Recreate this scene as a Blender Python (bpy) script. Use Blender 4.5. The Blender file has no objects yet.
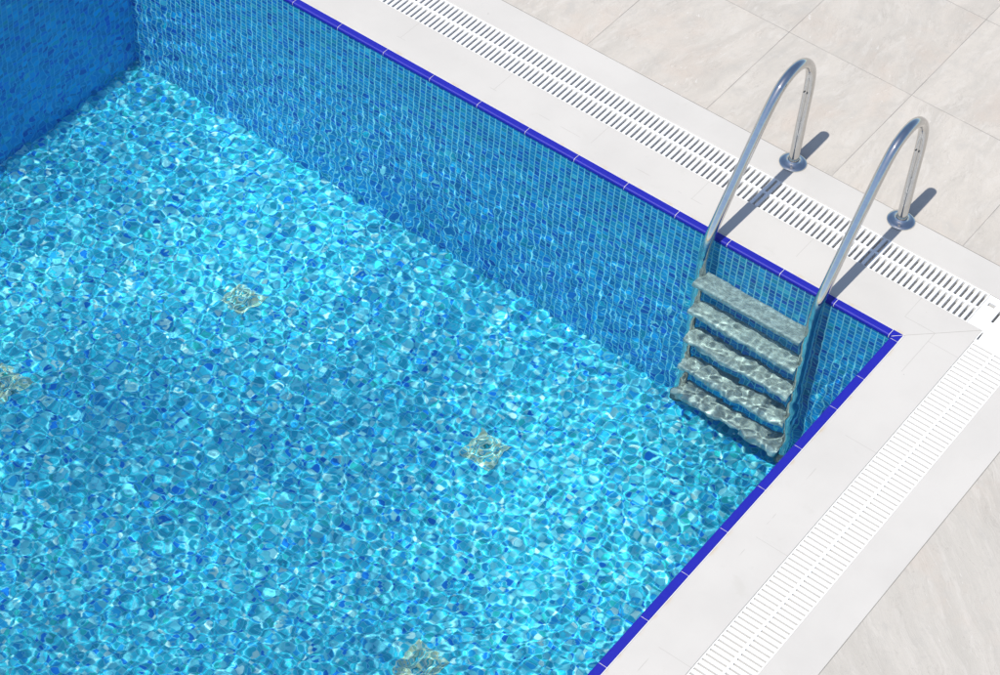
import bpy, bmesh, math, random
import numpy as np
from mathutils import Vector, Matrix
random.seed(7)
S = bpy.context.scene
COL = S.collection

# ---------------------------------------------------------------- dimensions
# pool corner (outer edge of the blue trim) is the origin; pool lies at x>0, y<0
LX, LY = 9.0, 4.016          # pool length (x) and width (y)
ZW = -0.019                   # water level
ZF = -1.48                   # pool floor
WF = 0.031                   # wall face set in from the outer trim edge
CW = 0.222                   # coping width, then drain channel, then outer band
GW = 0.412
BW = 0.572

# ---------------------------------------------------------------- node helper
class N:
    def __init__(s, name):
        s.m = bpy.data.materials.new(name); s.m.use_nodes = True
        s.t = s.m.node_tree; s.t.nodes.clear()
        s.out = s.t.nodes.new('ShaderNodeOutputMaterial')
    def n(s, typ, _props=None, **ins):
        nd = s.t.nodes.new(typ)
        for k, v in (_props or {}).items(): setattr(nd, k, v)
        for k, v in ins.items():
            s.set(nd.inputs[int(k[1:])] if k[0] == '_' and k[1:].isdigit() else nd.inputs[k.replace('_', ' ')], v)
        return nd
    def set(s, sock, v):
        if isinstance(v, bpy.types.NodeSocket): s.t.links.new(v, sock)
        else:
            if sock.type == 'RGBA' and len(v) == 3: v = (*v, 1)
            sock.default_value = v
    def math(s, op, a, b=0.0, c=0.0, clamp=False):
        nd = s.n('ShaderNodeMath', {'operation': op, 'use_clamp': clamp}, _0=a, _1=b, _2=c)
        return nd.outputs[0]
    def pos(s):
        g = s.n('ShaderNodeNewGeometry'); x = s.n('ShaderNodeSeparateXYZ', _0=g.outputs['Position'])
        return g.outputs['Position'], x.outputs[0], x.outputs[1], x.outputs[2]
    def comb(s, x, y, z=0.0): return s.n('ShaderNodeCombineXYZ', _0=x, _1=y, _2=z).outputs[0]
    def noise(s, v, scale, detail=4, rough=.55, dist=0.0):
        nd = s.n('ShaderNodeTexNoise', None, Vector=v, Scale=scale, Detail=detail, Roughness=rough, Distortion=dist)
        return nd.outputs['Fac'], nd.outputs['Color']
    def mix(s, f, a, b, mode='MIX'):
        nd = s.n('ShaderNodeMix', {'data_type': 'RGBA', 'blend_type': mode})
        s.set(nd.inputs[0], f); s.set(nd.inputs[6], a); s.set(nd.inputs[7], b)
        return nd.outputs[2]
    def ramp(s, f, stops, interp='LINEAR'):
        nd = s.n('ShaderNodeValToRGB', None, Fac=f); r = nd.color_ramp; r.interpolation = interp
        while len(r.elements) > 1: r.elements.remove(r.elements[-1])
        r.elements[0].position = stops[0][0]; r.elements[0].color = (*stops[0][1], 1)
        for p, c in stops[1:]:
            e = r.elements.new(p); e.color = (*c, 1)
        return nd.outputs[0]
    def step(s, a, lo, hi):
        nd = s.n('ShaderNodeMapRange', {'clamp': True, 'interpolation_type': 'SMOOTHSTEP'}, _0=a, _1=lo, _2=hi, _3=0.0, _4=1.0)
        return nd.outputs[0]
    def bsdf(s, color, rough=.5, metal=0.0, spec=.5, bump=None, bstr=.2, bdist=.002, **kw):
        b = s.n('ShaderNodeBsdfPrincipled', None, Base_Color=color, Roughness=rough, Metallic=metal)
        b.inputs['Specular IOR Level'].default_value = spec
        for k, v in kw.items(): s.set(b.inputs[k.replace('_', ' ')], v)
        if bump is not None:
            bp = s.n('ShaderNodeBump', None, Strength=bstr, Distance=bdist, Height=bump)
            s.t.links.new(bp.outputs[0], b.inputs['Normal'])
        s.t.links.new(b.outputs[0], s.out.inputs['Surface'])
        return s.m

def line_mask(k, coord, period, off, w):
    """1 on a thin line every `period`"""
    f = k.math('FRACT', k.math('DIVIDE', k.math('SUBTRACT', coord, off), period))
    d = k.math('MINIMUM', f, k.math('SUBTRACT', 1.0, f))
    return k.math('SUBTRACT', 1.0, k.step(k.math('MULTIPLY', d, period), w*.5, w))

# ---------------------------------------------------------------- materials
def mat_mosaic(name, plane):
    k = N(name); P, x, y, z = k.pos()
    a, b = {'xy': (x, y), 'yz': (y, z), 'xz': (x, z)}[plane]
    pitch = .0190 if plane == 'xy' else .0302
    if plane != 'xy': b = k.math('ADD', b, .0362)
    u = k.math('DIVIDE', a, pitch); v = k.math('DIVIDE', b, pitch)
    cu = k.math('FLOOR', u); cv = k.math('FLOOR', v)
    wn = k.n('ShaderNodeTexWhiteNoise', {'noise_dimensions': '3D'}, Vector=k.comb(cu, cv, 3.7))
    wn2 = k.n('ShaderNodeTexWhiteNoise', {'noise_dimensions': '3D'}, Vector=k.comb(cu, cv, 11.3))
    col = k.ramp(wn.outputs['Value'], MOSAIC[plane], 'CONSTANT')
    # glaze clouding inside a tile and small tone differences between tiles
    nz, _ = k.noise(P, 160, 3)
    hsv = k.n('ShaderNodeHueSaturation', None, Color=col,
              Value=k.math('ADD', k.math('ADD', .72, k.math('MULTIPLY', wn2.outputs['Value'], .36)), k.math('MULTIPLY', nz, .2)))
    gx = k.math('MINIMUM', k.math('FRACT', u), k.math('SUBTRACT', 1.0, k.math('FRACT', u)))
    gy = k.math('MINIMUM', k.math('FRACT', v), k.math('SUBTRACT', 1.0, k.math('FRACT', v)))
    # on the walls the upright joints are the wider ones
    gA, gB = (gx, gy)
    grout = k.math('MAXIMUM', k.math('SUBTRACT', 1.0, k.step(gA, .050, .085 if plane == 'xy' else .120)), k.math('SUBTRACT', 1.0, k.step(gB, .045, .075)))
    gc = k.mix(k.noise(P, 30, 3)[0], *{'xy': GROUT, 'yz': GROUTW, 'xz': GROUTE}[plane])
    col = k.mix(grout, hsv.outputs[0], gc)
    return k.bsdf(col, .35, spec=.3)

MOSAIC = {}
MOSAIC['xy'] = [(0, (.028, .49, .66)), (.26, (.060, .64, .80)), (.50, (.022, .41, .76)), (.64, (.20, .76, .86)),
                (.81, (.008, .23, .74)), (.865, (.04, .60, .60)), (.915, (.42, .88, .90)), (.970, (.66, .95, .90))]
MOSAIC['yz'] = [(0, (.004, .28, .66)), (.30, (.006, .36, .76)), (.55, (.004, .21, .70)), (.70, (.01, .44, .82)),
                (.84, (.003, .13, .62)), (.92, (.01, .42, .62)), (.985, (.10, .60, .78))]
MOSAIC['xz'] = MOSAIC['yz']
GROUT = ((.12, .58, .78), (.26, .70, .84))
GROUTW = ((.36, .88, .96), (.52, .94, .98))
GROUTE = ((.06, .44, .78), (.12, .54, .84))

def mat_coping(name, base=(.445, .427, .400)):
    k = N(name); P, x, y, z = k.pos()
    n1, _ = k.noise(P, 2.3, 5); n2, _ = k.noise(P, 38, 4); n3, _ = k.noise(P, 9, 6, .65, .4)
    col = k.mix(k.step(n1, .35, .7), base, tuple(c*.93 for c in base))
    col = k.mix(k.math('MULTIPLY', k.step(n3, .58, .75), .45), col, (.385, .368, .335))
    # distance out from the pool edge
    din = k.math('MAXIMUM', k.math('MULTIPLY', x, -1.0), y)
    # cross joints, keyed by side
    isA = k.math('GREATER_THAN', k.math('MULTIPLY', x, -1.0), y)
    jA = line_mask(k, y, .4967, -.047, .0011); jB = line_mask(k, x, .61, -.035, .0011)
    j = k.math('ADD', k.math('MULTIPLY', jA, isA), k.math('MULTIPLY', jB, k.math('SUBTRACT', 1.0, isA)))
    j = k.math('MULTIPLY', j, k.math('MULTIPLY', k.math('GREATER_THAN', din, .088), k.math('LESS_THAN', din, .3)))
    # a hairline running along the stones, broken up away from the corner
    hl = k.math('SUBTRACT', 1.0, k.step(k.math('ABSOLUTE', k.math('SUBTRACT', din, .088)), .0005, .0013))
    near = k.math('LESS_THAN', k.math('MAXIMUM', k.math('MULTIPLY', y, -1.0), x), k.math('ADD', .047, k.math('MULTIPLY', k.math('SUBTRACT', 1.0, isA), .12)))
    brk = k.math('MAXIMUM', k.step(k.noise(P, 6.5, 3)[0], .56, .62), near)
    hl = k.math('MULTIPLY', k.math('MULTIPLY', hl, brk), k.math('LESS_THAN', din, .1))
    mit = k.math('SUBTRACT', 1.0, k.step(k.math('ABSOLUTE', k.math('ADD', x, y)), .0008, .0022))
    mit = k.math('MULTIPLY', mit, k.math('LESS_THAN', din, .23))
    m = k.math('MAXIMUM', k.math('MAXIMUM', k.math('MULTIPLY', j, .5), k.math('MULTIPLY', hl, .55)), k.math('MULTIPLY', mit, .75))
    col = k.mix(m, col, (.24, .225, .20))
    # ochre staining beside the trim, patchy
    st = k.math('MULTIPLY', k.math('SUBTRACT', 1.0, k.step(din, .004, .020)), k.step(k.noise(P, 14, 4)[0], .48, .66))
    col = k.mix(k.math('MULTIPLY', st, .55), col, (.40, .31, .18))
    # grit
    vo = k.n('ShaderNodeTexVoronoi', {'feature': 'F1'}, Vector=P, Scale=11.0)
    sp = k.math('MULTIPLY', k.math('SUBTRACT', 1.0, k.step(vo.outputs['Distance'], .018, .040)), k.step(k.noise(P, 7, 2)[0], .54, .60))
    col = k.mix(k.math('MULTIPLY', sp, .7), col, (.17, .155, .14))
    h = k.math('SUBTRACT', k.math('MULTIPLY', n2, .4), k.math('MULTIPLY', m, 1.0))
    return k.bsdf(col, .62, spec=.3, bump=h, bstr=.25, bdist=.0012)

def mat_paver():
    k = N('paver_stone'); P, x, y, z = k.pos()
    PX, PY, OX, OY = .6475, .6135, -1.2195, -.064
    right = k.math('GREATER_THAN', y, BW-.005)
    u = k.math('DIVIDE', k.math('SUBTRACT', x, OX), PX); v = k.math('DIVIDE', k.math('SUBTRACT', y, OY), PY)
    cell = k.comb(k.math('MULTIPLY', k.math('FLOOR', u), k.math('SUBTRACT', 1.0, right)), k.math('FLOOR', v), 1.0)
    wn = k.n('ShaderNodeTexWhiteNoise', {'noise_dimensions': '3D'}, Vector=cell)
    sep = k.n('ShaderNodeSeparateColor', None, Color=wn.outputs['Color'])
    off = k.n('ShaderNodeVectorMath', {'operation': 'SCALE'}, _0=wn.outputs['Color'], Scale=23.0).outputs[0]
    lean = k.math('ADD', k.math('SUBTRACT', k.math('MULTIPLY', sep.outputs[0], .5), .25), k.math('MULTIPLY', right, -.9))
    vv = k.math('ADD', y, k.math('MULTIPLY', x, lean))
    warp, _ = k.noise(P, 3.0, 4)
    vec = k.comb(k.math('MULTIPLY', x, 1.5), k.math('ADD', k.math('MULTIPLY', vv, 5.0), k.math('MULTIPLY', warp, .8)), 0.0)
    vec = k.n('ShaderNodeVectorMath', {'operation': 'ADD'}, _0=vec, _1=off).outputs[0]
    offp = k.n('ShaderNodeVectorMath', {'operation': 'ADD'}, _0=P, _1=off).outputs[0]
    a, _ = k.noise(vec, 1.6, 8, .66, .15)       # broad banding along the slab
    b, _ = k.noise(vec, 5.5, 8, .72, .25)       # finer streaks
    c, _ = k.noise(offp, 2.4, 7, .65, .3)       # warm / cool clouds
    e, _ = k.noise(offp, 9.0, 8, .70, .3)       # mottling
    f, _ = k.noise(offp, 75, 5, .75)            # pits
    col = k.mix(k.step(a, .28, .74), k.mix(right, (.430, .396, .352), (.412, .386, .348)), k.mix(right, (.352, .328, .294), (.360, .338, .304)))
    col = k.mix(k.math('MULTIPLY', k.step(b, .48, .70), .60), col, (.455, .428, .392))
    col = k.mix(k.math('MULTIPLY', k.step(c, .50, .72), .45), col, (.405, .335, .280))
    col = k.mix(k.math('MULTIPLY', k.step(k.math('SUBTRACT', 1.0, e), .50, .72), .42), col, (.31, .298, .278))
    wv = k.math('ABSOLUTE', k.math('SUBTRACT', b, .5))
    vein = k.math('MULTIPLY', k.math('SUBTRACT', 1.0, k.step(wv, .001, .009)), k.step(e, .50, .60))
    col = k.mix(k.math('MULTIPLY', vein, .65), col, (.22, .20, .18))
    ch = k.math('MULTIPLY', k.step(k.noise(vec, 14, 6, .8)[0], .60, .68), k.step(c, .40, .55))
    col = k.mix(k.math('MULTIPLY', ch, .75), col, (.52, .50, .47))
    pits = k.math('MULTIPLY', k.step(f, .63, .70), k.step(e, .42, .56))
    col = k.mix(k.math('MULTIPLY', pits, .6), col, (.24, .225, .21))
    tone = k.math('ADD', .965, k.math('MULTIPLY', sep.outputs[1], .07))
    col = k.n('ShaderNodeHueSaturation', None, Color=col, Value=tone).outputs[0]
    jl = k.math('MAXIMUM', line_mask(k, x, PX, OX, .0019), line_mask(k, y, PY, OY, .0019))
    jr = k.math('MAXIMUM', line_mask(k, x, 2.4, -.6, .0019), line_mask(k, y, 1.2, BW, .0019))
    j = k.math('ADD', k.math('MULTIPLY', jl, k.math('SUBTRACT', 1.0, right)), k.math('MULTIPLY', jr, right))
    wear = k.math('ADD', .35, k.math('MULTIPLY', k.step(k.noise(P, 8, 3)[0], .35, .65), .5))
    col = k.mix(k.math('MULTIPLY', j, wear), col, (.20, .185, .17))
    h = k.math('SUBTRACT', k.math('ADD', k.math('MULTIPLY', f, .35), k.math('MULTIPLY', b, .8)), j)
    return k.bsdf(col, .62, spec=.3, bump=h, bstr=.55, bdist=.004)

def mat_trim():
    k = N('blue_glazed_trim'); P, x, y, z = k.pos()
    n, _ = k.noise(P, 9, 3); n2, _ = k.noise(P, 90, 2)
    col = k.mix(n, (.006, .006, .21), (.009, .010, .28))
    col = k.mix(k.math('MULTIPLY', n2, .25), col, (.02, .03, .40))
    w = k.math('SINE', k.math('MULTIPLY', k.math('ADD', x, y), 2*math.pi/.006))
    return k.bsdf(col, .46, spec=.25, bump=w, bstr=.3, bdist=.001)

def mat_plain(name, col, rough=.5, metal=0, spec=.5, nz=.05, scale=30, bstr=.1):
    k = N(name); P, *_ = k.pos(); n, _ = k.noise(P, scale, 4)
    c = k.mix(n, tuple(v*(1-nz) for v in col), tuple(min(1, v*(1+nz)) for v in col))
    return k.bsdf(c, rough, metal, spec, bump=n, bstr=bstr, bdist=.001)

def mat_steel():
    k = N('polished_steel'); P, x, y, z = k.pos()
    n, _ = k.noise(P, 55, 4, .6)
    r = k.math('ADD', .03, k.math('MULTIPLY', k.step(n, .5, .8), .08))
    col = k.mix(n, (.46, .455, .445), (.62, .615, .60))
    return k.bsdf(col, r, 1.0)

def mat_step():
    k = N('step_tread_metal'); P, x, y, z = k.pos()
    n, _ = k.noise(P, 42, 5, .65, .6); n2, _ = k.noise(P, 15, 3)
    col = k.ramp(n, [(0.36, (.31, .295, .275)), (.5, (.48, .45, .41)), (.62, (.70, .66, .60))])
    col = k.mix(k.math('MULTIPLY', n2, .3), col, (.50, .47, .44))
    d = k.math('MULTIPLY', k.math('SINE', k.math('MULTIPLY', k.math('ADD', x, y), 420.0)), k.math('SINE', k.math('MULTIPLY', k.math('SUBTRACT', x, y), 420.0)))
    return k.bsdf(col, .55, .25, bump=d, bstr=.3, bdist=.0015)

def mat_water():
    k = N('pool_water')
    g = k.n('ShaderNodeBsdfGlass', None, Color=(.80, .98, 1.0), Roughness=0.0, IOR=1.333)
    k.t.links.new(g.outputs[0], k.out.inputs['Surface'])


    return k.m

def mat_cover():
    k = N('beige_mosaic_cover'); g = k.n('ShaderNodeTexCoord'); xx = k.n('ShaderNodeSeparateXYZ', None, _0=g.outputs['Object'])
    u = k.math('DIVIDE', xx.outputs[0], .0126); v = k.math('DIVIDE', xx.outputs[1], .0126)
    wn = k.n('ShaderNodeTexWhiteNoise', {'noise_dimensions': '3D'}, Vector=k.comb(k.math('FLOOR', u), k.math('FLOOR', v), 2.0))
    col = k.ramp(wn.outputs['Value'], [(0, (.36, .58, .44)), (.22, (.66, .66, .40)), (.40, (.14, .52, .56)), (.58, (.72, .80, .64)), (.74, (.26, .44, .32)), (.86, (.06, .46, .62))], 'CONSTANT')
    g1 = k.math('FRACT', u); g2 = k.math('FRACT', v)
    e = k.math('MINIMUM', k.math('MINIMUM', g1, k.math('SUBTRACT', 1.0, g1)), k.math('MINIMUM', g2, k.math('SUBTRACT', 1.0, g2)))
    col = k.mix(k.math('SUBTRACT', 1.0, k.step(e, .05, .12)), col, (.62, .70, .60))
    return k.bsdf(col, .5)

M = dict(floor=mat_mosaic('mosaic_floor', 'xy'), wallA=mat_mosaic('mosaic_long_wall', 'yz'), wallE=mat_mosaic('mosaic_end_wall', 'xz'),
         coping=mat_coping('white_stone_coping'), paver=mat_paver(), trim=mat_trim(),
         grout=mat_plain('white_grout', (.58, .58, .56), .8), plastic=mat_plain('white_plastic', (.67, .665, .65), .45, nz=.02),
         channel=mat_plain('channel_lining', (.78, .78, .77), .6, nz=.15, scale=12),
         steel=mat_steel(), step=mat_step(), water=mat_water(), rubber=mat_plain('grey_rubber', (.12, .12, .12), .7),
         cover=mat_cover(), ground=mat_plain('pale_ground', (.45, .43, .40), .8, nz=.08, scale=1.5))

# ---------------------------------------------------------------- mesh helpers
def link(name, bm, mats, parent=None, smooth=False, recalc=True):
    if recalc: bmesh.ops.recalc_face_normals(bm, faces=bm.faces)
    me = bpy.data.meshes.new(name); bm.to_mesh(me); bm.free()
    for m in (mats if isinstance(mats, (list, tuple)) else [mats]): me.materials.append(m)
    if smooth:
        for p in me.polygons: p.use_smooth = True
    o = bpy.data.objects.new(name, me); COL.objects.link(o); o.parent = parent
    return o

def struct(o): o['kind'] = 'structure'; return o
def tag(o, label, cat, group=None):
    o['label'] = label; o['category'] = cat
    if group: o['group'] = group
    return o

def box(bm, x0, x1, y0, y1, z0, z1, mi=0):
    v = [bm.verts.new((x, y, z)) for z in (z0, z1) for y in (y0, y1) for x in (x0, x1)]
    for q in ((0,2,3,1), (4,5,7,6), (0,1,5,4), (2,6,7,3), (0,4,6,2), (1,3,7,5)):
        f = bm.faces.new([v[i] for i in q]); f.material_index = mi

def prism(bm, prof, place, s0, s1, mi=0, m0=0.0, m1=0.0):
    """profile [(d,z)] swept along s from s0 to s1; place(d,s,z)->xyz; m0/m1 shear the ends by d (mitres)"""
    n = len(prof)
    a = [bm.verts.new(place(d, s0 + m0*d, z)) for d, z in prof]
    b = [bm.verts.new(place(d, s1 + m1*d, z)) for d, z in prof]
    for i in range(n):
        j = (i+1) % n
        bm.faces.new((a[i], a[j], b[j], b[i])).material_index = mi
    bm.faces.new(a).material_index = mi; bm.faces.new(b[::-1]).material_index = mi

# d is the distance OUT from the pool edge, s runs along the side from the near corner
PL = {'A': lambda d, s, z: (-d, -s, z),            # long side behind the ladder
      'B': lambda d, s, z: (s, d, z),              # side on the right of the photo
      'E': lambda d, s, z: (s, -LY - d, z),        # end beyond the shaded wall
      'F': lambda d, s, z: (LX + d, -s, z)}        # far side, behind the camera's left
LEN = {'A': LY, 'B': LX, 'E': LX, 'F': LY}

def ring(name, d0, d1, z0, z1, mat, bev=.002):
    bm = bmesh.new()
    for k in 'ABEF':
        prism(bm, [(d0, z0), (d0, z1), (d1, z1), (d1, z0)], PL[k], 0, LEN[k], 0, -1, 1)
    bmesh.ops.remove_doubles(bm, verts=bm.verts, dist=1e-5)
    # drop the inner mitre faces left by the sweep
    bad = [f for f in bm.faces if len(f.verts) == 4 and all(len(e.link_faces) > 2 for e in f.edges)]
    bmesh.ops.delete(bm, geom=bad, context='FACES_ONLY')
    o = link(name, bm, mat)
    if bev:
        b = o.modifiers.new('bevel', 'BEVEL'); b.width = bev; b.segments = 2; b.limit_method = 'ANGLE'
    return struct(o)

# ---------------------------------------------------------------- the setting
bm = bmesh.new()
T = 40
# paving sheet: from the outer band outwards, as four strips
for (x0, x1, y0, y1) in ((-T, -BW, -T, T), (LX+BW, T, -T, T), (-BW, LX+BW, BW, T), (-BW, LX+BW, -T, -LY-BW)):
    box(bm, x0, x1, y0, y1, -.06, 0.0)
struct(link('pavement', bm, M['paver']))
bm = bmesh.new()
for (x0, x1, y0, y1) in ((-300, -T, -300, 300), (T, 300, -300, 300), (-T, T, T, 300), (-T, T, -300, -T)):
    vs = [bm.verts.new(p) for p in ((x0, y0, -.01), (x1, y0, -.01), (x1, y1, -.01), (x0, y1, -.01))]; bm.faces.new(vs)
struct(link('ground', bm, M['ground']))
ring('inner_coping', .003, CW, -.06, 0.0, M['coping'], .0025)
ring('outer_coping', GW, BW-.0007, -.06, 0.0, M['coping'], .0015)
# drain channel below the grates
bm = bmesh.new()
for k in 'ABEF':
    prism(bm, [(CW-.02, -.061), (CW-.02, -.11), (GW+.02, -.11), (GW+.02, -.061), (GW, -.061), (GW, -.062), (CW, -.062), (CW, -.061)], PL[k], 0, LEN[k], 0, -1, 1)
struct(link('gutter', bm, M['channel']))

# basin: floor, the wall under the right-hand edge and the far wall
bm = bmesh.new()
vs = [bm.verts.new(p) for p in ((WF, -LY+WF, ZF), (LX-WF, -LY+WF, ZF), (LX-WF, -WF, ZF), (WF, -WF, ZF))]; bm.faces.new(vs)
struct(link('pool_floor', bm, M['floor'], recalc=False))
bm = bmesh.new(); box(bm, WF, LX-WF, -WF, .2, ZF-.01, -.0165)
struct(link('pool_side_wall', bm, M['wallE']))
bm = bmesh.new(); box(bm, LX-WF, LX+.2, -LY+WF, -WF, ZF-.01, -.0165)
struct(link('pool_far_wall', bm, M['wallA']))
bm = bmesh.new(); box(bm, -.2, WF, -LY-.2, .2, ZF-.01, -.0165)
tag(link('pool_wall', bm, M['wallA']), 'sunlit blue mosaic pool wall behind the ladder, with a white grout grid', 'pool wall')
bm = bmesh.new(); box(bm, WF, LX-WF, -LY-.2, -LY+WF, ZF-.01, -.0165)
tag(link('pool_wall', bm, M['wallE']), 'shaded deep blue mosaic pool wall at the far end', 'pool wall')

# ---------------------------------------------------------------- blue trim
PROF = [(.0, -.0155), (.0, -.001), (-.002, .0012), (-.030, .0012), (-.0345, -.001), (-.036, -.004), (-.036, -.0155)]
GPROF = [(.0028, -.016), (.0028, -.0012), (.0, -.0012), (-.029, -.0004), (-.0335, -.0025), (-.0345, -.006), (-.0345, -.016)]
def trim(side, joints, label):
    bm = bmesh.new()
    prism(bm, GPROF, PL[side], 0, LEN[side], 1, 0, 0)
    for a, b in joints:
        prism(bm, PROF, PL[side], a+.0011, b-.0011, 0)
    o = link('edge_tiles', bm, [M['trim'], M['grout']])
    b = o.modifiers.new('bevel', 'BEVEL'); b.width = .001; b.segments = 2; b.limit_method = 'ANGLE'; b.angle_limit = math.radians(50)
    return tag(o, label, 'edge tiles')
def series(start, stop, p=.248, jit=.0):
    r = []; s = start
    while s < stop - .02:
        e = min(s+p, stop); r.append((s, e)); s = e
    return r
PI2 = .046
trim('A', series(PI2, LY-.036), 'row of cobalt blue edge tiles running behind the ladder')
trim('B', [(PI2, .294), (.294, .4885)] + series(.4885, LX-.036), 'row of cobalt blue edge tiles running down the right side of the pool')
o = trim('E', series(PI2, LX-.036), 'row of cobalt blue edge tiles above the shaded end wall')
trim('F', series(PI2, LY-.036), 'row of cobalt blue edge tiles at the far end of the pool')
# little corner piece, two triangles with white joints
bm = bmesh.new()
def tri(pts):
    a = [bm.verts.new((x, y, -.0155)) for x, y in pts]; b = [bm.verts.new((x, y, .0014)) for x, y in pts]
    n = len(a)
    for i in range(n): bm.faces.new((a[i], a[(i+1) % n], b[(i+1) % n], b[i]))
    bm.faces.new(a); bm.faces.new(b)
tri([(.0035, -.001), (.0445, -.001), (.0445, -.0345), (.0375, -.0345)]); tri([(.001, -.0035), (.035, -.0375), (.035, -.0445), (.001, -.0445)])
tag(link('corner_tile', bm, M['trim']), 'small blue corner tile split by a white diagonal joint', 'corner tile')

# ---------------------------------------------------------------- drain grates
def grate(side, s0, s1, label):
    bm = bmesh.new()
    a, b = CW+.0006, GW-.0006; mid = (a+b)/2; zt, zb = -.0015, -.032
    pl = PL[side]
    for d0, d1, dz in ((a, a+.0045, .003), (mid-.005, mid+.005, 0), (b-.0045, b, .001)):
        prism(bm, [(d0, zb), (d0, zt-dz), (d1, zt-dz), (d1, zb)], pl, s0, s1)
    n = int(round((s1-s0)/.025)); p = (s1-s0)/n
    tw, bw = .0058, .0078
    for i in range(n+1):
        c = s0 + i*p
        for d0, d1 in ((a+.0040, mid-.0045), (mid+.0045, b-.0040)):
            z1 = zt-.0006
            sec = [(-bw, zb+.003), (-bw, z1-.0048), (-tw-.0008, z1-.0010), (-tw, z1), (tw, z1), (tw+.0008, z1-.0010), (bw, z1-.0048), (bw, zb+.003)]
            sec = [(min(max(c+q, s0), s1), zz) for q, zz in sec]
            A = [bm.verts.new(pl(d0, q, zz)) for q, zz in sec]; B = [bm.verts.new(pl(d1, q, zz)) for q, zz in sec]
            for m in range(8): bm.faces.new((A[m], A[(m+1) % 8], B[(m+1) % 8], B[m]))
            bm.faces.new(A); bm.faces.new(B[::-1])
    return tag(link('drain_grate', bm, M['plastic']), label, 'drain grate')
CX, CY = .152, .152
grate('A', -CX, LY+CX-.02, 'white slotted drain grate passing under the ladder handrails')
grate('B', -CX, 5.0, 'white slotted drain grate along the right side of the pool')
grate('E', -CX, 5.0, 'white slotted drain grate beyond the shaded end of the pool')

def corner_plate(y_sign, y_base, label):
    # a solid square plate with three partial slots
    bm = bmesh.new()
    x0, x1, y0, y1 = -GW+.003, -CX-.002, CX+.002, GW-.003
    zt, zb = -.001, -.024
    # plate built as a grid of blocks leaving slots open
    xs = sorted([x0, x1, -.345, -.262, -.232, -.168]); 
    slots = [(-.362, -.283, .2245, .2350), (-.362, -.292, .2600, .2700), (-.214, -.166, .2262, .2325), (-.372, -.352, .170, .200), (-CW, x1, y0, CW)]
    X = sorted({x0, x1, *[s for q in slots for s in q[:2]]}); Y = sorted({y0, y1, *[s for q in slots for s in q[2:]]})
    vt = {}
    def V(x, y, z):
        if (x, y, z) not in vt: vt[(x, y, z)] = bm.verts.new((x, y if y_sign > 0 else y_base - y, z))
        return vt[(x, y, z)]
    solid = {}
    for i in range(len(X)-1):
        for j in range(len(Y)-1):
            cx, cy = (X[i]+X[i+1])/2, (Y[j]+Y[j+1])/2
            solid[i, j] = not any(a < cx < b and c < cy < d for a, b, c, d in slots)
    for (i, j), s in solid.items():
        if not s: continue
        A, B, C, D = X[i], X[i+1], Y[j], Y[j+1]
        bm.faces.new((V(A,C,zt), V(B,C,zt), V(B,D,zt), V(A,D,zt))); bm.faces.new((V(A,C,zb), V(A,D,zb), V(B,D,zb), V(B,C,zb)))
        for di, dj, p, q in ((-1,0,(A,C),(A,D)), (1,0,(B,C),(B,D)), (0,-1,(A,C),(B,C)), (0,1,(A,D),(B,D))):
            if not solid.get((i+di, j+dj), False):
                bm.faces.new((V(*p,zt), V(*q,zt), V(*q,zb), V(*p,zb)))
    return tag(link('grate_corner', bm, M['plastic']), label, 'grate corner')
corner_plate(1, 0, 'white plastic corner plate joining the two drain grates')
corner_plate(-1, -LY, 'white plastic corner plate beyond the shaded end of the pool')

# ---------------------------------------------------------------- ladder
def tube(bm, pts, r, seg=20, caps=True):
    pts = [Vector(p) for p in pts]; rings = []
    up = Vector((0, 1, 0))
    for i, p in enumerate(pts):
        t = (pts[min(i+1, len(pts)-1)] - pts[max(i-1, 0)]).normalized()
        a = t.cross(up).normalized(); b = t.cross(a).normalized()
        rings.append([bm.verts.new(p + r*(a*math.cos(2*math.pi*k/seg) + b*math.sin(2*math.pi*k/seg))) for k in range(seg)])
    for q, w in zip(rings, rings[1:]):
        for k in range(seg): bm.faces.new((q[k], q[(k+1) % seg], w[(k+1) % seg], w[k]))
    if caps: bm.faces.new(rings[0]); bm.faces.new(rings[-1][::-1])

def lathe(bm, prof, c, seg=32):
    rings = [[bm.verts.new((c[0]+r*math.cos(2*math.pi*k/seg), c[1]+r*math.sin(2*math.pi*k/seg), c[2]+z)) for k in range(seg)] for r, z in prof]
    for q, w in zip(rings, rings[1:]):
        for k in range(seg): bm.faces.new((q[k], q[(k+1) % seg], w[(k+1) % seg], w[k]))
    bm.faces.new(rings[0]); bm.faces.new(rings[-1])

def spline(P, n=14):
    out = []
    for i in range(len(P)-1):
        p0, p1, p2, p3 = P[max(i-1, 0)], P[i], P[i+1], P[min(i+2, len(P)-1)]
        for k in range(n):
            t = k/n
            out.append(tuple(.5*((2*b) + (c-a)*t + (2*a-5*b+4*c-d)*t*t + (3*b-a-3*c+d)*t**3) for a, b, c, d in zip(p0, p1, p2, p3)))
    return out + [P[-1]]

YL, YR = -.841, -.328
RT = .0215
FX = -.536
LADX = .118
def rail_path(y):
    P = [(FX, .0), (FX, .15), (FX-.002, .30), (FX-.002, .42), (FX+.012, .505), (FX+.055, .570), (FX+.120, .608), (FX+.195, .610),
         (FX+.265, .580), (FX+.335, .505), (FX+.400, .412), (FX+.50, .262), (FX+.585, .130), (LADX-.018, .035), (LADX-.004, -.035), (LADX, -.12), (LADX, -.6), (LADX, -1.33)]
    return [(x, y, z) for x, z in spline(P)]

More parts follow.
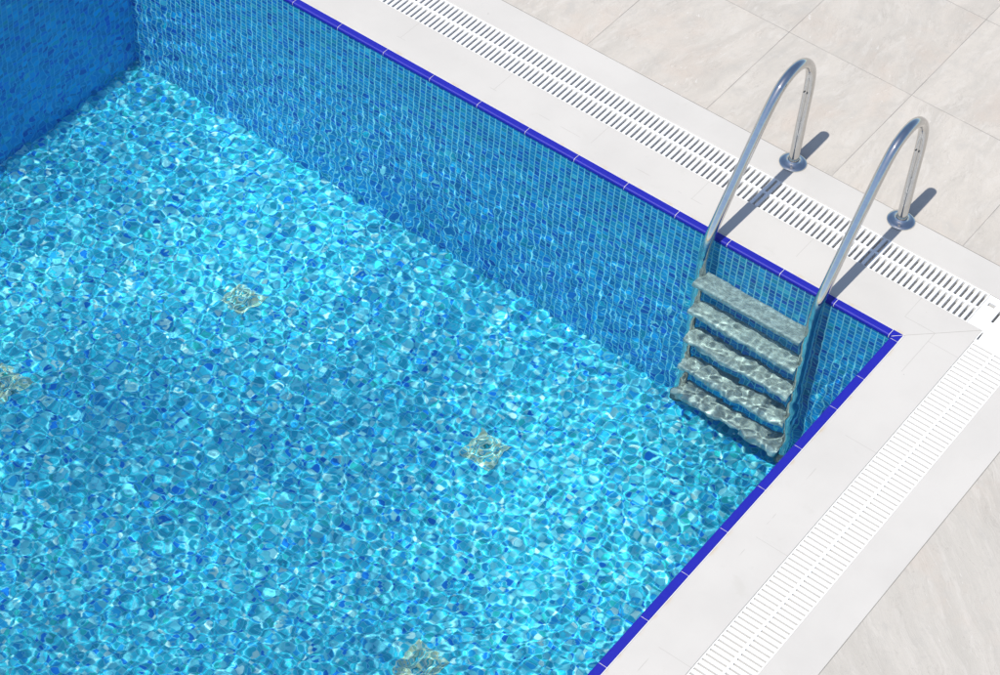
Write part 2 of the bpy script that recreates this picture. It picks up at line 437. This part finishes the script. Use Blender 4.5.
lad = bpy.data.objects.new('pool_ladder', None); COL.objects.link(lad); lad.location = (LADX, (YL+YR)/2, 0)
tag(lad, 'stainless steel pool ladder with two arched handrails and five grey steps', 'pool ladder')
def local(o, p=lad):
    o.matrix_parent_inverse = Matrix.Identity(4)
    me = o.data; me.transform(Matrix.Translation(-Vector(p.location))); return o
parts = []
for y in (YL, YR):
    bm = bmesh.new(); tube(bm, rail_path(y), RT)
    r = local(link('handrail', bm, M['steel'], lad, smooth=True)); parts.append(r)
    bm = bmesh.new(); lathe(bm, [(.058, 0.0), (.0585, .003), (.056, .0065), (.045, .0095), (.030, .012), (.0265, .016), (.024, .020), (.0222, .021), (.0218, .0)], (FX, y, .0))
    local(link('flange', bm, M['steel'], r, smooth=True)).data.polygons.foreach_set
    bm = bmesh.new(); lathe(bm, [(.0225, -1.30), (.0255, -1.305), (.0255, -1.345), (.018, -1.352)], (LADX, y, 0))
    local(link('end_cap', bm, M['rubber'], r, smooth=True))
    # two small screws near the top of the deck leg
    bm = bmesh.new()
    for z in (.395,):
        for dy in (-.007, .007):
            bmesh.ops.create_uvsphere(bm, u_segments=10, v_segments=6, radius=.0032, matrix=Matrix.Translation((FX+RT-.001, y+dy, z)))
    local(link('screw', bm, M['rubber'], r, smooth=True))
def step_mesh(z):
    # rounded tread with turned-down front and back lips, a row of ribs on top
    x0, x1 = LADX-.028, LADX+.066
    prof = [(x0, z-.022), (x0, z-.004), (x0+.004, z), (x0+.012, z+.001)]
    xs = x0+.012
    while xs < x1-.020:
        prof += [(xs+.003, z+.001), (xs+.0045, z-.0012), (xs+.0075, z-.0012), (xs+.009, z+.001)]; xs += .011
    prof += [(x1-.012, z+.001), (x1-.004, z-.001), (x1, z-.006), (x1+.001, z-.026), (x1-.003, z-.030), (x1-.004, z-.008), (x0+.004, z-.005), (x0+.003, z-.022)]
    bm = bmesh.new()
    n = len(prof); ys = [YL+.006, YL+.022, YR-.022, YR-.006]
    rows = []
    for i, y in enumerate(ys):
        row = []
        for x, zz in prof:
            if i in (0, 3) and x < LADX+.020: x = LADX+.020 + (x-LADX-.020)*.05   # notched round the rail
            row.append(bm.verts.new((x, y, zz)))
        rows.append(row)
    for a, b in zip(rows, rows[1:]):
        for i in range(n): bm.faces.new((a[i], a[(i+1) % n], b[(i+1) % n], b[i]))
    bm.faces.new(rows[0]); bm.faces.new(rows[-1][::-1])
    return bm
for i in range(5):
    local(link('step', step_mesh(-.195 - .252*i), M['step'], lad))

# ---------------------------------------------------------------- inlet covers on the floor
inl = [((.83, -2.64), 'beige square inlet cover on the pool floor, upper one near the long wall'),
       ((.81, -1.33), 'beige square inlet cover on the pool floor, the one closest to the ladder'),
       ((1.81, -3.09), 'beige square inlet cover on the pool floor, at the left edge of the photo'),
       ((1.79, -.89), 'beige square inlet cover on the pool floor, at the bottom edge of the photo')]
src = None
for (x, y), lab in inl:
    if src is None:
        r = bpy.data.objects.new('inlet_cover', None); COL.objects.link(r); r.location = (x, y, ZF)
        bm = bmesh.new()
        for (a, b, c, d) in ((-.078, .078, -.078, -.050), (-.078, .078, .050, .078), (-.078, -.050, -.050, .050), (.050, .078, -.050, .050)): box(bm, a, b, c, d, 0, .006)
        f = link('frame', bm, M['cover'], r)
        bm = bmesh.new()
        for i in range(7): box(bm, -.050, .050, -.048+i*.0145, -.048+i*.0145+.009, 0, .005)
        g = link('grille', bm, M['cover'], r)
        bm = bmesh.new(); lathe(bm, [(.016, .0), (.016, .007), (.012, .009), (.006, .009)], (0, 0, 0), 20)
        h = link('nozzle', bm, M['cover'], r, smooth=True)
        src = r; kids = [f, g, h]
    else:
        r = src.copy(); COL.objects.link(r); r.location = (x, y, ZF)
        for q in kids:
            c = q.copy(); COL.objects.link(c); c.parent = r
    tag(r, lab, 'inlet cover', 'inlet covers on the pool floor')

# ---------------------------------------------------------------- water
def water():
    rng = np.random.RandomState(5)
    dx = .0041
    xs = np.concatenate([np.arange(WF-.004, 4.4, dx), np.linspace(4.4, LX-WF+.004, 380)[1:]])
    ys = np.arange(-LY+WF-.004, -WF+.004+dx, dx)
    X, Y = np.meshgrid(xs, ys, indexing='ij')
    # gentle domain warp so that the wave trains are not straight
    WX = X + .05*np.sin(1.9*Y+.7) + .03*np.sin(4.1*Y-2.3*X+1.0)
    WY = Y + .05*np.sin(2.3*X+.2) + .03*np.sin(3.7*X+2.9*Y)
    H = np.zeros_like(X)
    for (l0, l1, n, slope) in WAVES:
        for i in range(n):
            lam = l0*(l1/l0)**rng.rand(); th = rng.rand()*2*math.pi; ph = rng.rand()*2*math.pi
            kx, ky = 2*math.pi/lam*math.cos(th), 2*math.pi/lam*math.sin(th)
            H += (slope/math.sqrt(n))*lam/(2*math.pi)*math.sqrt(2)*np.sin(kx*WX+ky*WY+ph)
    # patches where the surface is livelier or calmer
    patch = .85 + .22*np.sin(1.3*X+.9*Y+.5)*np.sin(.9*X-1.7*Y+2.) 
    H *= patch
    nx, ny = X.shape
    co = np.stack([X, Y, ZW+H], -1).reshape(-1, 3).astype(np.float32)
    idx = np.arange(nx*ny).reshape(nx, ny)
    q = np.stack([idx[:-1, :-1], idx[1:, :-1], idx[1:, 1:], idx[:-1, 1:]], -1).reshape(-1).astype(np.int32)
    me = bpy.data.meshes.new('water'); nf = len(q)//4
    me.vertices.add(nx*ny); me.vertices.foreach_set('co', co.ravel())
    me.loops.add(len(q)); me.loops.foreach_set('vertex_index', q)
    me.polygons.add(nf); me.polygons.foreach_set('loop_start', np.arange(0, len(q), 4, dtype=np.int32))
    me.polygons.foreach_set('use_smooth', np.ones(nf, dtype=bool))
    me.update(calc_edges=True); me.validate()
    me.materials.append(M['water'])
    o = bpy.data.objects.new('water', me); COL.objects.link(o); struct(o)
    o.cycles.is_caustics_caster = True
    return o
WAVES = [(.22, .60, 12, .010), (.050, .095, 32, .0165), (.0245, .041, 42, .0105)]
w = water()
for o in list(COL.objects):
    if o.type == 'MESH' and (o.name.startswith(('pool_', 'step', 'handrail', 'end_cap', 'frame', 'grille', 'nozzle'))):
        o.cycles.is_caustics_receiver = True

# ---------------------------------------------------------------- light, sky, camera
d = Vector((-.47, .02, -1.0)).normalized()
sl = bpy.data.lights.new('sun', 'SUN'); sl.energy = 4.9; sl.angle = math.radians(.53); sl.color = (1, .955, .875)
sl.cycles.is_caustics_light = True
so = bpy.data.objects.new('sun', sl); COL.objects.link(so); so.rotation_euler = d.to_track_quat('-Z', 'Y').to_euler(); so.location = (6, -1, 12)
W = bpy.data.worlds.new('World'); S.world = W; W.use_nodes = True
nt = W.node_tree; bg = nt.nodes['Background']; sky = nt.nodes.new('ShaderNodeTexSky'); sky.sky_type = 'NISHITA'; sky.sun_disc = False; sky.dust_density = .8; sky.ozone_density = 1.6
sky.sun_elevation = math.asin(-d.z); sky.sun_rotation = math.radians(92.4)
nt.links.new(sky.outputs[0], bg.inputs[0]); bg.inputs[1].default_value = .15

cam = bpy.data.cameras.new('camera'); co = bpy.data.objects.new('camera', cam); COL.objects.link(co); S.camera = co
R = ((-.59972545, .79775086, .06263348), (.56553264, .47792163, -.67213373), (-.56612915, -.36767442, -.73777591))
m = Matrix.Identity(4)
for i in range(3):
    m[i][0] = R[0][i]; m[i][1] = -R[1][i]; m[i][2] = -R[2][i]
m.translation = Vector((6.14714, 2.1598, 6.69527)); co.matrix_world = m
cam.sensor_width = 36; cam.sensor_fit = 'HORIZONTAL'; cam.lens = 2409.01/1000*36; cam.clip_end = 2000; cam.clip_start = .05

S.view_settings.view_transform = 'Standard'; S.view_settings.look = 'None'; S.view_settings.gamma = 1; S.view_settings.exposure = .2
S.render.resolution_x, S.render.resolution_y = 1024, 691
c = S.cycles
c.use_denoising = True; c.max_bounces = 12; c.transmission_bounces = 8; c.caustics_refractive = True; c.caustics_reflective = False
c.sample_clamp_indirect = 6
